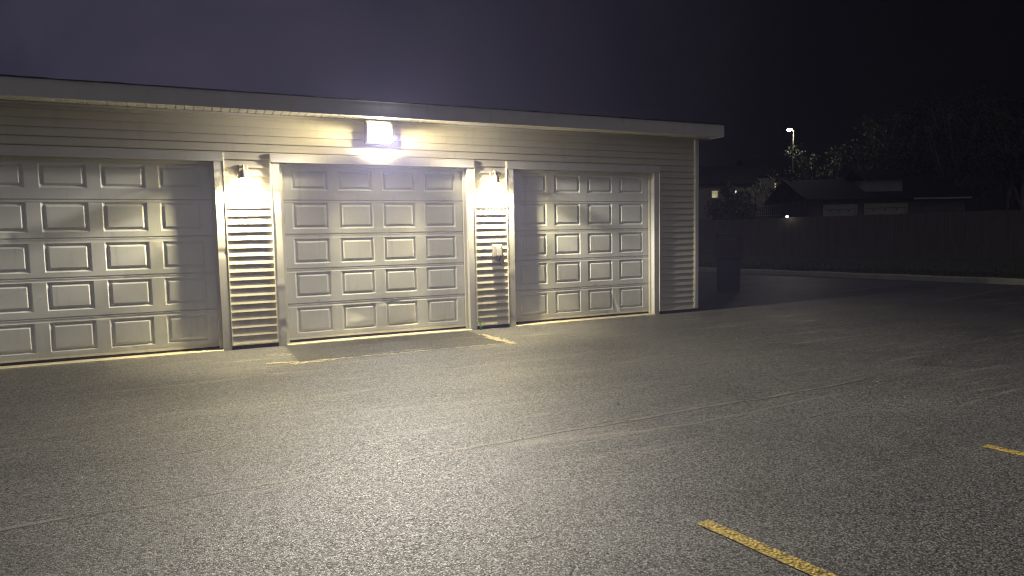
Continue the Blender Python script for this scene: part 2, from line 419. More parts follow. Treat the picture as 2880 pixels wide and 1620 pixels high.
# right side wall with laps
sw = MB()
for i in range(int((WT-BOT)/LAP)+1):
    z0 = BOT+i*LAP; z1 = min(z0+LAP, WT)
    sw.quad((XR-.012, .06, z0), (XR-.012, DEPTH, z0), (XR-.028, DEPTH, z1), (XR-.028, .06, z1))
    sw.quad((XR-.028, .06, z0), (XR-.028, DEPTH, z0), (XR-.012, DEPTH, z0), (XR-.012, .06, z0))
sw.box(XR-.15, XR-.03, .17, DEPTH-.01, -.05, WT); sw.build('side_wall', M_siding, GB)
cp = MB(); cp.box(XR-.078, XR, 0, .085, BOT-.005, WT); cp.build('corner_post', M_trim, GB, bevel=.006)
cj = MB(); cj.box(XR-.092, XR-.078, .004, .03, BOT, WT); cj.build('corner_channel', M_jchan, GB)
st = MB(); last = XL
for a_, b_ in OPEN+[(XR+TW, 0)]:
    st = MB(); st.box(last if last == XL else last+TW, a_-TW, .006, .04, BOT-.012, BOT+.004); st.build('starter_strip', M_jchan, GB); last = b_
fd = MB(); last = XL
for a_, b_ in OPEN+[(XR-.015, 0)]:
    fd = MB(); fd.box(last, a_-.001, .035, .22, -.2, BOT+.02); fd.build('foundation', M_found, GB); last = b_+.001
fd = MB(); fd.box(XR-.2, XR-.016, .23, DEPTH, -.2, BOT+.02); fd.build('foundation', M_found, GB)
# soffit: planks with V grooves
OV = .340; XF = 7.248
sf = MB(); n = int((XF-XL)/.102)
for i in range(n+1):
    x0 = XL + i*.102; x1 = min(x0+.102, XF-.006); big = (i % 3 == 0)
    gz = .0 
    sf.quad((x0+.007, -OV+.012, WT), (x0+.007, .06, WT), (x1-.007, .06, WT), (x1-.007, -OV+.012, WT))
    for xa, xb in ((x0, x0+.007), (x1-.007, x1)):
        za, zb = (WT+.0135, WT) if xa == x0 else (WT, WT+.0135)
        sf.quad((xa, -OV+.012, za), (xa, .06, za), (xb, .06, zb), (xb, -OV+.012, zb))
for j in range(int(DEPTH/.102)):
    y0 = .062 + j*.102
    sf.quad((XR-.01, y0, WT+.003), (XF-.008, y0, WT+.003), (XF-.008, y0+.096, WT+.003), (XR-.01, y0+.096, WT+.003))
sf.box(XL, XF-.01, -OV+.013, DEPTH, WT+.014, WT+.03)
sf.build('soffit', M_soffit, GB)
fj = MB(); fj.box(XL, XR, -.002, .03, WT-.026, WT-.003); fj.build('frieze_channel', M_trim, GB, bevel=.004)
fa = MB(); FT, FBt = 3.201, 3.002
xs = [XL + (XF-XL)*i/90 for i in range(91)]
fa.grid(xs, [FBt, FBt+.008, 3.06, 3.10, 3.15, 3.19, FT], lambda x, z: (x, -OV + .0035*noise.noise(Vector((x*.8, z*9, 3))) - (.004 if z < FBt+.002 or z > 3.195 else 0), z + .003*noise.noise(Vector((x*.6, 1, 2)))))
fa.quad((XL,-OV-.004,FBt),(XL,-OV+.02,FBt+.002),(XF,-OV+.02,FBt+.002),(XF,-OV-.004,FBt))
fa.quad((XF,-OV,FBt),(XF,DEPTH+.2,FBt),(XF,DEPTH+.2,FT),(XF,-OV,FT)); fa.build('fascia', M_fascia, GB)
rf = MB(); rf.poly([(XL-.02,-OV+.10,FT+.008),(XF+.012,-OV+.10,FT+.008),(XF+.012,DEPTH+.2,FT+.20),(XL-.02,DEPTH+.2,FT+.20)])
sx_ = XL-.02
while sx_ < XF+.012:
    x1_ = min(sx_+R.uniform(.13,.19), XF+.012); dz_ = R.uniform(-.004,.004); rf.box(sx_+.0015, x1_-.0015, -OV-.02+R.uniform(-.004,.004), -OV+.16, FT+.0015+dz_*.2, FT+.013+dz_); sx_ = x1_
rf.quad((XF+.012,-OV-.012,FT-.02),(XF+.012,DEPTH+.2,FT+.18),(XF+.012,DEPTH+.2,FT+.20),(XF+.012,-OV-.012,FT+.004))
rf.build('roof', M_roof, GB)

# door trims, jambs, slabs
def wavy_bar(x0, x1, z0, z1, y0, y1, vertical, dents=(), seed=0):
    """bar as a shell subdivided along its length, slightly bent like coil-wrapped timber"""
    m = MB(); L = (z1-z0) if vertical else (x1-x0); n = max(4, int(L/.025)); rings = []
    for i in range(n+1):
        t = i/n; s_ = L*t
        dx = .0022*noise.noise(Vector((s_*1.4, seed, 0))); dy = .0022*noise.noise(Vector((s_*1.7, seed, 5)))
        for dc, dw, da in dents:
            e = math.exp(-((s_-dc)/dw)**2); dy += da*e; dx += da*.4*e
        if vertical: r = [(x0+dx,y0+dy,z0+s_),(x1+dx,y0+dy,z0+s_),(x1,y1,z0+s_),(x0,y1,z0+s_)]
        else: r = [(x0+s_,y0+dy,z0+dx),(x0+s_,y1,z0+dx),(x0+s_,y1,z1+dx),(x0+s_,y0+dy,z1+dx)]
        i0 = len(m.v); m.v += r; rings.append(i0)
    for u, w in zip(rings, rings[1:]):
        for j in range(4): m.f.append((u+j, u+(j+1) % 4, w+(j+1) % 4, w+j))
    m.f.append(tuple(rings[0]+j for j in (3,2,1,0))); m.f.append(tuple(rings[-1]+j for j in range(4)))
    return m
TRIM_DENTS = {(0,1): [(1.27,.04,.005),(2.0,.06,-.002)], (1,0): [(.83,.05,-.0025),(.36,.06,-.002),(.28,.07,.003)], (2,0): [(.85,.08,-.003),(.10,.07,.004)], (2,1): [(.5,.2,.002)]}
for d, (a_, b_) in enumerate(OPEN):
    T = [('left', a_-TW, a_, 0), ('right', b_, b_+TW, 1)]
    cas = wavy_bar(a_-TW, a_, -.03, 2.398, 0, .150, True, TRIM_DENTS.get((d,0), ()), d*2).build('door_trim', M_trim, GB, smooth=40)
    wavy_bar(b_, b_+TW, -.03, 2.398, 0, .150, True, TRIM_DENTS.get((d,1), ()), d*2+1).build('door_trim', M_trim, GB, smooth=40)
    wavy_bar(a_-TW-.002, b_+TW+.002, 2.400, 2.502, -.014, .150, False, (), d+20).build('head_trim', M_trim, GB, smooth=40)
    m = MB(); m.box(a_-TW-.014, a_-TW-.001, -.006, .03, BOT-.01, 2.512); m.build('trim_channel', M_jchan, GB, bevel=.003)
    m = MB(); m.box(b_+TW+.001, b_+TW+.014, -.006, .03, BOT-.01, 2.512); m.build('trim_channel', M_jchan, GB, bevel=.003)
    m = MB(); m.box(a_-TW-.014, b_+TW+.014, -.007, .03, 2.5035, 2.5145); m.build('trim_channel', M_jchan, GB, bevel=.003)
    # weather stops standing in front of the door edge
    for xa, xb in ((a_+.001, a_+.042), (b_-.042, b_-.001)):
        m = MB(); m.box(xa, xb, .086, .106, .004, 2.36); m.build('weather_stop', M_stop, GB, bevel=.003)
    m = MB(); m.box(a_+.001, b_-.001, .084, .105, 2.362, 2.399); m.build('weather_stop', M_stop, GB, bevel=.003)
    # slab lip the door closes on
    m = MB(); n = 60; x_ = [a_-.004 + (b_-a_+.008)*i/n for i in range(n+1)]
    for u, w in zip(x_, x_[1:]):
        f0 = -.050 + .010*noise.noise(Vector((u*7, d, 0))); f1 = -.050 + .010*noise.noise(Vector((w*7, d, 0)))
        m.quad((u, f0, -.004), (w, f1, -.004), (w, .30, .001), (u, .30, .001)); m.quad((u, f0-.004, -.03), (w, f1-.004, -.03), (w, f1, -.004), (u, f0, -.004))
    m.build('slab_lip', M_slab, GB)

# sectional doors as height fields
SEAMS = [.034, .520, .994, 1.459, 1.914, 2.43]
ROWS = [(.117, .470), (.606, .946), (1.060, 1.402), (1.531, 1.886), (2.050, 2.335)]
W1, W2, DP = .026, .030, .0155
def door_mesh(dents):
    W = 2.64; PW = .478; cs = [1.32 + (i-1.5)*.617 for i in range(4)]
    X = {0.0, W}; Z = {SEAMS[0], SEAMS[-1]}
    def band(S, a0, a1):
        for q in (a0, a0+W1, a0+W1+W2, a1-W1-W2, a1-W1, a1): S.add(round(q, 4))
    for c in cs: band(X, c-PW/2, c+PW/2)
    for r in ROWS: band(Z, *r)
    for s_ in SEAMS[1:-1]:
        for q in (-.010, -.005, .005, .010): Z.add(round(s_+q, 4))
        for q in (.030, .034, .038): Z.add(round(s_-q, 4))
    def fill(S, st_):
        L = sorted(S); out = []
        for p, q in zip(L, L[1:]):
            k_ = max(1, int(math.ceil((q-p)/st_))); out += [p + (q-p)*i/k_ for i in range(k_)]
        return out + [L[-1]]
    xs, zs = fill(X, .022), fill(Z, .022)
    def y(x, z):
        dep = 0
        for c in cs:
            for r0, r1 in ROWS:
                e = min(x-(c-PW/2), c+PW/2-x, z-r0, r1-z)
                if e > 0:
                    dep = DP*e/W1 if e < W1 else (DP*(1-(e-W1)/W2) if e < W1+W2 else 0)
        for s_ in SEAMS[1:-1]:
            q = abs(z-s_)
            if q < .010: dep = max(dep, .014*(1-max(0, q-.005)/.005))
            if abs(z-(s_-.034)) < .0045: dep = max(dep, .003)
        dep += .0016*noise.noise(Vector((x*1.3, z*2.1, dents[0][0] if dents else 1)))
        for (dx, dz, sx, sz, am, th) in dents[1:]:
            u, w = x-dx, z-dz; c_, s__ = math.cos(th), math.sin(th); u, w = u*c_+w*s__, -u*s__+w*c_
            dep += .62*am*math.exp(-(u/sx)**2-(w/sz)**2)
        return dep
    m = MB(); m.grid(xs, zs, lambda x, z: (x, .125 + y(x, z), z)); return m
DENTS = [
    [(1.0,), (.55,1.52,.20,.05,.010,0), (.45,1.47,.06,.05,.012,.5), (1.35,.50,.05,.02,.010,.2), (1.62,.10,.03,.05,.008,0), (2.0,1.25,.05,.25,-.003,.4), (1.55,.93,.04,.12,.005,-.5)],
    [(2.0,), (.92,.36,.07,.11,.013,.9), (.97,.22,.16,.05,-.008,.1), (1.45,.465,.14,.022,.014,.12), (1.36,.49,.04,.03,.012,.6), (1.62,.14,.20,.03,.010,.15), (1.28,.25,.05,.16,-.006,0), (.3,.10,.10,.02,.006,0)],
    [(3.0,), (1.92,.18,.035,.15,.016,.35), (2.02,.10,.05,.06,-.010,.2), (1.75,.06,.06,.03,.010,0), (1.55,.53,.03,.02,.008,0), (1.3,.8,.3,.3,.004,0)],
]
LOCKROW = 1.64
for d, (a_, b_) in enumerate(OPEN):
    do = door_mesh(DENTS[d]).build('garage_door', M_door, GB, smooth=14); do.location.x = a_
    lab = ['white garage door with the dented left half, cut off by the picture edge', 'white garage door with crumpled bottom section', 'white garage door with a kinked bottom edge near the end of the row'][d]
    do['label'] = lab
    s = MB()   # bottom retainer and rubber seal
    n = 40; bow = [.0, .0, .0][d]
    for i in range(n):
        x0, x1 = 2.64*i/n, 2.64*(i+1)/n
        kz = lambda x: (.008*max(0, 1-abs(x-1.86)/.25) if d == 2 else .004*math.sin(x*2.2))
        s.quad((x0,.118,.032+kz(x0)),(x1,.118,.032+kz(x1)),(x1,.121,.064),(x0,.121,.064))
        s.quad((x0,.140,.032+kz(x0)),(x1,.140,.032+kz(x1)),(x1,.118,.032+kz(x1)),(x0,.118,.032+kz(x0)))
    s.build('bottom_rail', M_stop, do)
    s = MB(); s.box(0.001, 2.639, .122, .145, .0025, .034); s.build('bottom_seal', M_seal, do)
    if d == 1:
        s = MB(); s.box(.014+.03, .034+.03, .117, .1245, 1.60, 1.70); s.build('edge_latch', M_stop, do, bevel=.003)
        s = MB(); s.tube([(.440,.1215,.524),(.452,.1205,.548),(.458,.1215,.566)], .0028, 6); s.build('scratch_mark', M_dark, do)

# ------------------------------------------------------------------ lights on the building
WP = empty('wall_pack_light', (1.312, .012, 2.70)); tag(WP, 'bright wall pack floodlight under the eave above the middle door', 'wall light')
h = MB()
h.frustum((-.185,.185,-.135,.0,.0), (-.175,.175,-.13,.0,.285))
h.frustum((-.185,.185,-.160,.0,-.012), (-.185,.185,-.172,-.0,-.001))
h.frustum((-.185,-.166,-.19,-.133,.001), (-.178,-.166,-.170,-.133,.248)); h.frustum((.166,.185,-.19,-.133,.001), (.166,.178,-.170,-.133,.248))
h.build('housing', M_bronze, WP, bevel=.005)
l = MB()
# bulging lens: front tilts a little downward
nx, nz = 8, 6
def lens_p(u, w):
    x = (u-.5)*.326*(1-.16*w**4); z = .026 + w*.218; by = .070*(1-(2*u-1)**4)*(1-(2*w-1)**4)
    return (x, -.178 - by - .026*(1-w), z)
l.grid([i/nx for i in range(nx+1)], [i/nz for i in range(nz+1)], lens_p); l.build('lens', M_lens, WP, smooth=60)

ld = bpy.data.lights.new('lamp_beam', 'POINT'); ld.energy = 4*PI*PI*112; ld.shadow_soft_size = .06; ld.color = (1, 1, 1); ld.use_nodes = True
lt = ld.node_tree; le = [n for n in lt.nodes if n.type == 'EMISSION'][0]
ge = nd(lt, 'ShaderNodeNewGeometry'); sx = nd(lt, 'ShaderNodeSeparateXYZ'); lt.links.new(ge.outputs['Incoming'], sx.inputs[0])
# luminaire photometry: semi cut-off type, peak near 65 degrees from nadir, thrown forward from the wall
mr_ = nd(lt, 'ShaderNodeMapRange'); lt.links.new(sx.outputs[2], mr_.inputs[0]); mr_.inputs[1].default_value = -1; mr_.inputs[2].default_value = 1
vert = ramp(lt, mr_.outputs[0], [(0, .19), (.10, .20), (.18, .25), (.25, .50), (.30, .90), (.34, 1.0), (.365, .72), (.39, .40), (.42, .20), (.47, .11), (.55, .08), (.7, .03)])
hl = math_(lt, 'SQRT', math_(lt, 'SUBTRACT', 1.0001, math_(lt, 'MULTIPLY', sx.outputs[2], sx.outputs[2])))
fw = math_(lt, 'DIVIDE', math_(lt, 'MULTIPLY', sx.outputs[1], -1.0), hl, clamp=True)
fw = math_(lt, 'MULTIPLY_ADD', math_(lt, 'POWER', fw, 3.0), .66, .34)
bk = ramp(lt, sx.outputs[1], [(.0, 1), (.16, 1), (.23, .42), (.31, .07), (.40, .014), (.60, .010), (.74, .17), (.85, .2)])
side = math_(lt, 'MULTIPLY', ramp(lt, sx.outputs[1], [(.08, 0), (.19, 1), (.45, .62), (.65, .42), (.95, .4)]), ramp(lt, mr_.outputs[0], [(.22, .0), (.36, .30), (.46, 1), (.54, 1), (.62, 0)]))
dist = math_(lt, 'MULTIPLY_ADD', side, .060, math_(lt, 'MULTIPLY', math_(lt, 'MULTIPLY', vert, fw), bk))
lt.links.new(dist, le.inputs['Strength'])
lt.links.new(mixc(lt, ramp(lt, sx.outputs[1], [(.10, 0), (.32, 1)]), (1, .925, .815), (1, .84, .50)), le.inputs['Color'])
lo_ = bpy.data.objects.new('lamp_beam', ld); col.objects.link(lo_); lo_.parent = WP; lo_.location = (0, -.325, .095)

def make_sconce(x, label):
    s = empty('wall_sconce', (x, .010, 2.0)); tag(s, label, 'wall light', 'lantern sconces beside the middle door')
    cy = -.088
    p = MB(); p.box(-.055, .055, -.016, .012, .16, .36); p.build('back_plate', M_sconce, s, bevel=.008)
    p = MB(); p.tube([(0,-.01,.33),(0,-.05,.355),(0,cy,.345),(0,cy,.30)], .011, 8); p.build('arm', M_sconce, s, smooth=40)
    p = MB(); p.lathe([(.012,.300),(.03,.288),(.052,.262),(.064,.225),(.068,.180),(.064,.178),(.045,.225),(.01,.240)], (0,cy,0), 24); p.build('hood', M_sconce, s, smooth=40)
    cg = MB()
    for q in range(4):
        t = PI/4 + q*PI/2; ct, sn = math.cos(t), math.sin(t)
        cg.tube([(.067*ct, cy+.067*sn, .185),(.075*ct, cy+.075*sn, .10),(.055*ct, cy+.055*sn, -.01)], .0045, 6)
    cg.tube([(.055*math.cos(2*PI*q/20), cy+.055*math.sin(2*PI*q/20), -.01) for q in range(21)], .0045, 6)
    cg.build('cage', M_sconce, s)
    gl = MB(); gl.v = []; 
    rings = [(.056,.19),(.064,.10),(.045,.0)]
    for r, z in rings:
        for q in range(20): gl.v.append((r*math.cos(2*PI*q/20), cy+r*math.sin(2*PI*q/20), z))
    for i in range(2):
        for q in range(20): gl.f.append((i*20+q, i*20+(q+1) % 20, i*20+20+(q+1) % 20, i*20+20+q))
    gl.build('glass', M_frost, s, smooth=60)
    so = MB(); so.lathe([(.016,.250),(.018,.19),(.016,.135),(.012,.132)], (0,cy,0), 14); so.build('socket', M_sconce, s, smooth=40)
    b = MB(); b.lathe([(.003,.132),(.008,.125),(.010,.110),(.010,.060),(.008,.048),(.003,.042)], (0,cy,0), 16); bo = b.build('bulb', M_bulb, s, smooth=60)
    b = MB(); b.poly([(.018*math.cos(-2*PI*q/16), cy+.018*math.sin(-2*PI*q/16), .040) for q in range(16)]); b.build('bulb_face', M_face, bo)
    b = MB(); b.lathe([(.021,.0412),(.022,.045),(.016,.050)], (0,cy,0), 16); b.build('added_light_stop', M_sconce, bo)  # opaque cup added to block the disc's upward light
    return s
S1 = make_sconce(-.443, 'lit lantern sconce on the pier between the left and middle doors')
S2 = copy_tree(S1); S2.location.x = 3.055; S2['label'] = 'lit lantern sconce on the narrow pier above the outlet box'

# weatherproof outlet below the right sconce
OB = empty('outlet_box', (3.105, .012, 1.15)); tag(OB, 'small weatherproof outlet box on the siding of the narrow pier', 'outlet box')
p = MB(); p.box(-.085, .085, -.018, .012, -.085, .105); p.build('mounting_block', M_ivory, OB, bevel=.012)
p = MB(); p.box(-.060, .060, -.034, -.019, -.07, .085); p.build('base_frame', M_ivory, OB, bevel=.006)
p = MB(); p.frustum((-.040,.044,-.085,-.035,-.065),(-.040,.044,-.060,-.035,.070)); p.build('cover', M_grey, OB, bevel=.008)
p = MB(); p.box(-.012, .016, -.095, -.070, -.115, -.062); p.tube([(.0,-.08,-.11),(.0,-.08,-.15),(.02,-.06,-.19),(.05,-.035,-.19)], .008, 6); p.build('plug', M_dark, OB, bevel=.002)

# weed at the foot of the narrow pier
wd = MB()
for i in range(46):
    t = R.random()*2*PI; r = R.uniform(0, .07); h_ = R.uniform(.02, .13); x, y = r*math.cos(t), -abs(r*math.sin(t))*.7
    a2 = R.random()*PI; s_ = R.uniform(.010, .022); dx, dy = math.cos(a2)*s_, math.sin(a2)*s_
    wd.quad((x-dx*.3,y-dy*.3,h_),(x+dy*.5,y-dx*.5,h_+.006),(x+dx,y+dy,h_+.004+R.uniform(-.01,.01)),(x-dy*.5,y+dx*.5,h_+.008))
for i in range(9):
    wd.tube([(R.uniform(-.015,.015),-.01,0),(R.uniform(-.06,.06),-R.uniform(.0,.05),R.uniform(.06,.12))], .0018, 4)
o = wd.build('weed', M_weed); o.location = (2.79, -.02, GZ); tag(o, 'small green weed growing at the foot of the narrow pier', 'weed')

# ------------------------------------------------------------------ bin beyond the corner
BN = empty('trash_bin', (10.14, 2.62, GZ), -.72); tag(BN, 'tall dark bin with a wider hooded top standing past the garage corner', 'bin')
p = MB(); p.frustum((-.245,.245,-.24,.24,.03), (-.26,.26,-.25,.25,.76)); p.build('body', M_bin, BN, bevel=.03)
p = MB(); p.frustum((-.305,.305,-.29,.29,.763), (-.30,.30,-.28,.28,1.30)); p.frustum((-.30,.30,-.28,.28,1.303), (-.23,.23,-.16,.20,1.46)); p.build('hood', M_bin, BN, bevel=.03)
p = MB(); p.box(-.19, .19, -.305, -.282, .98, 1.22); p.build('flap', M_dark, BN, bevel=.01)
p = MB(); p.box(-.25, .25, -.245, .245, .0, .029); p.build('base', M_dark, BN, bevel=.01)

# ------------------------------------------------------------------ timber fence
FE = empty('wooden_fence', (22.1, 23, .10)); tag(FE, 'tall dark wooden privacy fence of vertical boards beyond the kerb', 'fence')
u = Vector((26.6-22.1, 0-23, 0)); FL = 34; u.normalize(); fr = math.atan2(u.y, u.x); FE.rotation_euler.z = fr
pn = 0; x = 0
while x < FL:
    w = 2.4; m = MB(); bx = x
    while bx < x + w - .02:
        bw = .138; hh = 1.83 + R.uniform(-.015, .015) + .03*noise.noise(Vector((bx*.2, 3, 0)))
        yy = R.uniform(-.006, .006)
        m.box(bx+.002, bx+bw-.003, yy, yy+.018, .02+R.uniform(-.01,.01), hh); bx += bw+.002
    m.build('board_panel', M_fence, FE)
    m = MB(); m.box(x-.05, x+.05, .03, .12, -.15, 1.80); m.build('post', M_fence, FE, bevel=.004)
    m = MB(); m.box(x+.051, x+w-.051, .026, .062, .35, .44); m.box(x+.051, x+w-.051, .026, .062, 1.4, 1.49); m.build('rail', M_fence, FE)
    x += w
fl = MB(); fl.lathe([(.005,-.05),(.045,-.03),(.06,0),(.045,.035),(.005,.05)], (0,0,0), 12); o = fl.build('lamp_globe', M_star)
FLP = empty('fence_lamp', (23.72, 13.36, 1.97)); tag(FLP, 'tiny white lamp shining at the top edge of the wooden fence', 'lamp'); o.parent = FLP
m = MB(); m.tube([(.0,0,-.06),(.06,.0,-.10),(.10,.02,-.22)], .012, 6); m.build('bracket', M_dark, FLP)

# ------------------------------------------------------------------ street lamp
SL = empty('street_lamp', (43.6, 31.0, -.1)); tag(SL, 'lit street lamp on a tall thin pole rising behind the fence', 'street lamp')
p = MB(); p.tube([(0,0,0),(0,0,4),(0,0,9.5)], [.08,.065,.05], 10); p.build('pole', M_bronze, SL, smooth=40)
p = MB(); p.tube([(0,0,9.35),(-.10,.05,9.62),(-.30,.15,9.70)], .04, 8); p.build('arm', M_dark, SL, smooth=40)
p = MB(); p.lathe([(.02,.20),(.14,.16),(.22,.06),(.23,.0),(.20,.0)], (-.33,.17,9.58), 16); p.build('lamp_head', M_dark, SL, smooth=40)
p = MB(); p.lathe([(.02,-.13),(.10,-.10),(.15,-.02),(.14,.04),(.02,.06)], (-.33,.17,9.53), 14); p.build('lamp_globe', M_street, SL, smooth=60)

# ------------------------------------------------------------------ trees
def tree(x, y, H, cw, label, seed, leaf=M_leaf, n=5200, base=.22, conifer=False, ls=.13):
    r = random.Random(seed); T = empty('conifer_tree' if conifer else 'broadleaf_tree', (x, y, -.1)); tag(T, label, 'tree', 'dark trees behind the fence')
    tr = MB(); tops = []
    th = H*(.92 if conifer else .55)
    tr.tube([(0,0,0),(r.uniform(-.1,.1),r.uniform(-.1,.1),th*.5),(r.uniform(-.2,.2),r.uniform(-.2,.2),th)], [.035*H*.6,.022*H*.6,.006*H], 8)
    clumps = []
    if conifer:
        k_ = 16
        for i in range(k_):
            z = H*(base + (1-base)*i/k_); rad = cw*(1-i/k_)*.95+.15
            for q in range(5):
                t = r.random()*2*PI; e = Vector((math.cos(t)*rad, math.sin(t)*rad, z - .12*rad)); tr.tube([(0,0,z), tuple(e*.6+Vector((0,0,z*.4))), tuple(e)], [.04,.025,.008], 4)
                for f_ in (.45,.75,1): clumps.append((Vector((e.x*f_, e.y*f_, z-.12*rad*f_)), .22+.24*rad*f_))
    else:
        for i in range(13):
            t = r.random()*2*PI; z0 = th*r.uniform(.35, 1); L = cw*r.uniform(.45, 1.0)
            e = Vector((math.cos(t)*L, math.sin(t)*L, z0 + (H-z0)*r.uniform(.25, .9)))
            mid = Vector((e.x*.5, e.y*.5, z0+(e.z-z0)*.35)); tr.tube([(0,0,z0), tuple(mid), tuple(e)], [.012*H,.007*H,.003*H], 5)
            clumps.append((e, cw*r.uniform(.25, .42))); clumps.append((mid+Vector((r.uniform(-.4,.4),r.uniform(-.4,.4),.3)), cw*r.uniform(.2, .34)))
        for i in range(8):
            t = r.random()*2*PI; q = r.uniform(0,.75)*cw; clumps.append((Vector((math.cos(t)*q, math.sin(t)*q, H*r.uniform(.55,.95))), cw*r.uniform(.22,.36)))
    tr.build('trunk', M_bark, T, smooth=50)
    lf = MB()
    for i in range(n):
        c, rr = clumps[i % len(clumps)]
        d = Vector((r.gauss(0,1), r.gauss(0,1), r.gauss(0,.75))); d = d.normalized()*rr*(r.random()**.45)
        p_ = c+d; s_ = ls*r.uniform(.5, 1.3); nrm = Vector((r.gauss(0,1), r.gauss(0,1), r.gauss(.4,1))).normalized(); a_ = nrm.orthogonal().normalized(); b_ = nrm.cross(a_)
        lf.quad(p_-a_*s_, p_-b_*s_*.45, p_+a_*s_, p_+b_*s_*.45)
    lf.build('crown', leaf, T)
    return T
tree(44.9, 29.9, 8.5, 2.2, 'loose leafy tree lit beside the street lamp pole', 1, ls=.14, n=3600)
tree(40.1, 27.9, 6.3, 1.5, 'leafy tree hiding the lower half of the street lamp pole', 12, M_leaf2, ls=.13, n=3200)
tree(43.6, 33.2, 5.4, 1.5, 'small bushy tree in front of the lit cream wall', 2, ls=.13, n=1500)
tree(47.6, 27.0, 10.2, 3.0, 'tall rounded tree behind the two pale garage doors', 3)
tree(50.6, 25.5, 11.4, 2.4, 'pointed conifer rising above the pale gable wall', 4, M_leaf2, conifer=True, base=.12, ls=.16)
tree(52.0, 23.0, 11.6, 3.4, 'broad dark tree just right of the pale gable wall', 5)
tree(54.0, 20.5, 12.4, 3.6, 'broadest dark tree near the right edge of the picture', 6, M_leaf2)
tree(49.5, 17.0, 9.5, 2.6, 'dark tree lowest at the right edge of the picture', 8)
tree(39.5, 33.5, 5.2, 2.0, 'dark bush-like tree left of the lit cream wall', 9, M_leaf2, ls=.16, n=2000)
tree(36.6, 30.5, 4.2, 1.9, 'low dark tree right of the lit window past the garage corner', 10, M_leaf2, ls=.16, n=1800)

# ------------------------------------------------------------------ far buildings
def frame_at(p0, p1): 
    d = Vector((p1[0]-p0[0], p1[1]-p0[1], 0)); return math.atan2(d.y, d.x), d.length
ang, L = frame_at((37.17,22.66), (42.22,20.20))
HB = empty('garage_house', (37.17, 22.66, -.1), ang); tag(HB, 'dim house behind the fence with two pale garage doors and a gable', 'house')
m = MB(); m.box(-.9, 9.5, .10, 7, 0, 3.45); m.build('wall', M_brick, HB)
for xa, xb, zt in ((.0, 2.28, 3.0), (2.74, 5.62, 3.03)):
    m = MB(); m.box(xa+.12, xb-.12, .05, .12, 0, zt-.26)
    for q in range(4): m.box(xa+.13, xb-.13, .035, .06, .2+q*.62, .2+q*.62+.5)
    dd = m.build('garage_door', M_gdoor, HB, bevel=.01)
    for q in range(3):
        t_ = MB(); cx = xa + (xb-xa)*(.22+.27*q); t_.box(cx-.05, cx+.05, .0, .033, zt-.42, zt-.30); t_.build('hinge', M_dark, dd)
    f = MB(); f.box(xa, xa+.118, .0, .11, 0, zt); f.box(xb-.118, xb, .0, .11, 0, zt); f.box(xa-.002, xb+.002, -.012, .112, zt+.002-.26+.02, zt+.06); f.build('door_frame', M_gdoor, HB, bevel=.01)
m = MB(); m.poly([(-1.3,-.35,3.42),(10,-.35,3.42),(10,3.6,5.0),(-1.3,3.6,5.0)]); m.poly([(-1.3,-.35,3.34),(10,-.35,3.34),(10,-.35,3.42),(-1.3,-.35,3.42)]); m.poly([(-1.3,3.6,5.0),(10,3.6,5.0),(10,7.4,3.4),(-1.3,7.4,3.4)]); m.build('roof', M_farroof, HB)
m = MB(); m.box(3.25, 5.75, .9, 4, 3.5, 4.75); m.build('gable_wall', M_house, HB)
m = MB(); m.poly([(3.0,.6,4.74),(6.0,.6,4.74),(6.0,2.4,5.5),(3.0,2.4,5.5)]); m.poly([(3.0,2.4,5.5),(6.0,2.4,5.5),(6.0,4.2,4.74),(3.0,4.2,4.74)]); m.build('gable_roof', M_farroof, HB)
m = MB(); m.box(5.8, 9.6, -.42, -.36, 3.30, 3.40); m.build('gutter', M_gdoor, HB)

def apartment(name, loc, ang, w, h, label):
    b = empty(name, loc, ang); tag(b, label, 'building')
    m = MB(); m.box(0, w, 0, 8, 0, h); m.build('wall', M_brick, b)
    m = MB(); m.poly([(-.4,-.4,h),(w+.4,-.4,h),(w+.4,4,h+2),(-.4,4,h+2)]); m.poly([(-.4,4,h+2),(w+.4,4,h+2),(w+.4,8.4,h),(-.4,8.4,h)]); m.build('roof', M_farroof, b)
    return b
def window(b, xa, xb, za, zb, m_, name='window'):
    f = MB(); t = .07
    f.box(xa-t, xb+t, -.06, .02, zb, zb+t); f.box(xa-t, xb+t, -.06, .02, za-t, za); f.box(xa-t, xa, -.058, .02, za+.001, zb-.001); f.box(xb, xb+t, -.058, .02, za+.001, zb-.001)
    fo = f.build(name, M_gdoor, b)
    p_ = MB(); p_.quad((xa,-.015,za),(xb,-.015,za),(xb,-.015,zb),(xa,-.015,zb)); p_.build('pane', m_, fo)
A = apartment('apartment_building', (37.9, 39.6, -.1), -.47, 7.6, 5.6, 'dark apartment building past the garage corner with one lit cream window')
window(A, 3.75, 4.25, 4.42, 5.0, M_win_wall); window(A, 1.5, 2.3, 3.9, 5.0, M_glassdark)
B = apartment('apartment_building', (46.4, 37.8, -.1), -.47, 8.5, 6.4, 'dark building behind the street lamp with a glowing cream pane standing in for a lit wall patch')
window(B, 1.7, 2.6, 4.75, 5.75, M_win_wall); window(B, 4.6, 5.4, 4.2, 5.4, M_glassdark)  # cream pane glows to imitate light falling on a wall patch
WL = empty('porch_light', (42.82, 36.6, 4.75)); tag(WL, 'small cold white porch light right of the lit window', 'lamp')
m = MB(); m.lathe([(.01,-.12),(.06,-.08),(.07,.04),(.03,.14)], (0,0,0), 10); m.build('lamp_globe', M_winw, WL)
m = MB(); m.box(-.03, .03, .02, .7, .12, .18); m.build('bracket', M_dark, WL)
TL = empty('tube_light', (48.95, 35.7, 4.0), -.47); tag(TL, 'white tube lights glowing low behind the street lamp', 'lamp')
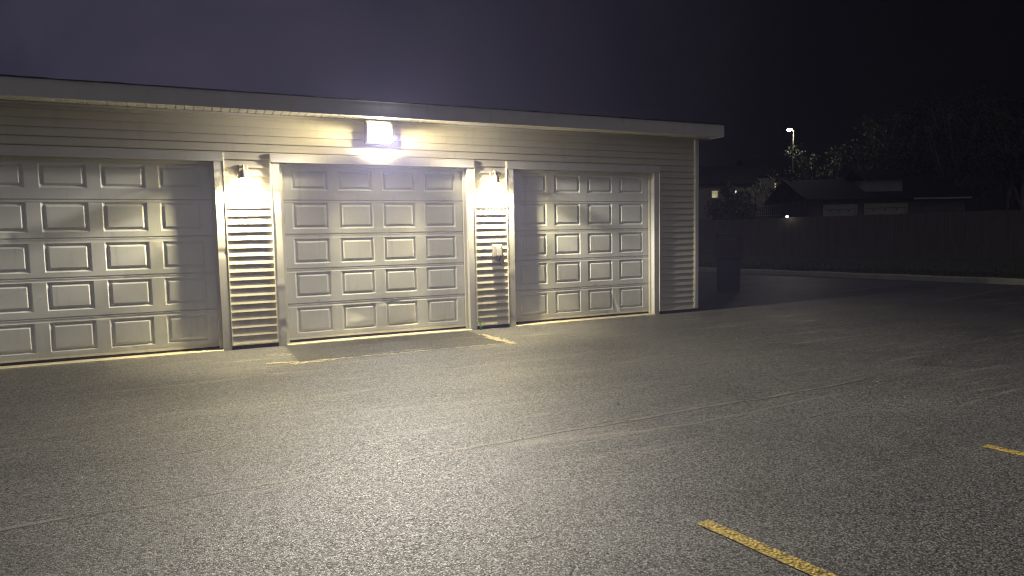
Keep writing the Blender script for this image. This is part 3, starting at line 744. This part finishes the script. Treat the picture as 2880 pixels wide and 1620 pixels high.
m = MB(); m.tube([(0,0,.03),(.42,0,.0)], .035, 8); m.build('tube', M_tubel, TL); m = MB(); m.tube([(.52,0,-.02),(.82,0,-.04)], .03, 8); m.build('tube', M_tubel, TL)
m = MB(); m.box(-.05, .9, .04, .09, -.02, .06); m.build('fitting', M_dark, TL)
RL = empty('metal_railing', (37.24, 28.19, -.1), math.atan2(-.97, 1.93)); tag(RL, 'faint dark metal railing behind the fence left of the street lamp', 'railing')
m = MB(); m.box(-.3, 2.6, -.02, .02, 3.20, 3.25); m.box(-.3, 2.6, -.02, .02, 2.5, 2.54); m.build('top_rail', M_grey, RL)
m = MB()
for i in range(20): m.box(-.28+i*.15, -.255+i*.15, -.012, .012, 2.541, 3.199)
o = m.build('balusters', M_grey, RL); o['kind'] = 'stuff'
m = MB(); m.box(-.4, 2.7, -.1, 1.5, 2.3, 2.45); m.box(-.35,-.22,.5,.63,0,2.3); m.box(2.5,2.63,.5,.63,0,2.3); m.build('deck', M_brick, RL)

# ------------------------------------------------------------------ haze, sky
hz = MB(); hz.box(-24, 21, -20, 14, -.3, 16)  # bluish scatter volume added to imitate the flare veil around the lamp
m, nt = mat('flare_haze'); vs = nd(nt, 'ShaderNodeVolumeScatter'); vs.inputs['Color'].default_value = (.52, .52, .95, 1); vs.inputs['Density'].default_value = .0042; vs.inputs['Anisotropy'].default_value = .6
oo = nd(nt, 'ShaderNodeOutputMaterial'); nt.links.new(vs.outputs[0], oo.inputs['Volume'])
ho = hz.build('flare_haze', m); tag(ho, kind='structure')

w = bpy.data.worlds.new('World'); sc.world = w; w.use_nodes = True; nt = w.node_tree; nt.nodes.clear()
tc = nd(nt, 'ShaderNodeTexCoord')
def lobe(d, lo, hi):
    dv = Vector(d).normalized(); vm = nd(nt, 'ShaderNodeVectorMath', operation='DOT_PRODUCT'); vm.inputs[1].default_value = dv
    nt.links.new(tc.outputs['Generated'], vm.inputs[0])
    mr = nd(nt, 'ShaderNodeMapRange', interpolation_type='SMOOTHSTEP'); mr.inputs['From Min'].default_value = lo; mr.inputs['From Max'].default_value = hi
    nt.links.new(vm.outputs['Value'], mr.inputs['Value']); return mr.outputs[0]
sk = nd(nt, 'ShaderNodeTexSky', sky_type='NISHITA'); sk.sun_disc = False; sk.sun_elevation = math.radians(-8); sk.sun_rotation = math.radians(290)
base = mixc(nt, lobe((-.55,.80,.25), .15, 1.0), (.0016, .0018, .0022), (.040, .036, .060))
base = mixc(nt, 1.0, base, mixc(nt, lobe((-.2,-1,.7), .25, 1), (0,0,0), (.175,.17,.185)), 'ADD')
base = mixc(nt, .6, base, mixc(nt, 1.0, (1,1,1), ramp(nt, noise_(nt, tc.outputs['Generated'], 3.4, 5, .6, .6), [(.32,(.50,.52,.62)),(.68,(1.55,1.45,1.38))]), 'MULTIPLY'), 'MULTIPLY')
bg = nd(nt, 'ShaderNodeBackground'); nt.links.new(base, bg.inputs[0]); bg.inputs[1].default_value = 1.0
bg2 = nd(nt, 'ShaderNodeBackground'); nt.links.new(sk.outputs[0], bg2.inputs[0]); bg2.inputs[1].default_value = .012
ad = nd(nt, 'ShaderNodeAddShader'); nt.links.new(bg.outputs[0], ad.inputs[0]); nt.links.new(bg2.outputs[0], ad.inputs[1])
wo = nd(nt, 'ShaderNodeOutputWorld'); nt.links.new(ad.outputs[0], wo.inputs[0])

# ------------------------------------------------------------------ camera, render
cd = bpy.data.cameras.new('Camera'); cam = bpy.data.objects.new('Camera', cd); col.objects.link(cam); sc.camera = cam
cd.sensor_width = 36; cd.lens = 36*1892.3/2880; cd.clip_start = .05; cd.clip_end = 2000
Rr = ((.9033176, -.4285648, -.0186943), (.0511727, .0643877, .9966121), (.4259091, .9012139, -.0800933))
Mx = Matrix(((Rr[0][0], Rr[1][0], -Rr[2][0], -1.0786), (Rr[0][1], Rr[1][1], -Rr[2][1], -9.3389), (Rr[0][2], Rr[1][2], -Rr[2][2], 1.4116), (0,0,0,1)))
cam.matrix_world = Mx
sc.view_settings.view_transform = 'Standard'; sc.view_settings.look = 'None'; sc.view_settings.exposure = 0; sc.view_settings.gamma = 1
cy = sc.cycles; cy.use_denoising = True; cy.filter_width = 1.15; cy.max_bounces = 7; cy.diffuse_bounces = 4; cy.glossy_bounces = 3; cy.transparent_max_bounces = 8; cy.volume_bounces = 0
cy.sample_clamp_indirect = 6; cy.caustics_reflective = False; cy.caustics_refractive = False
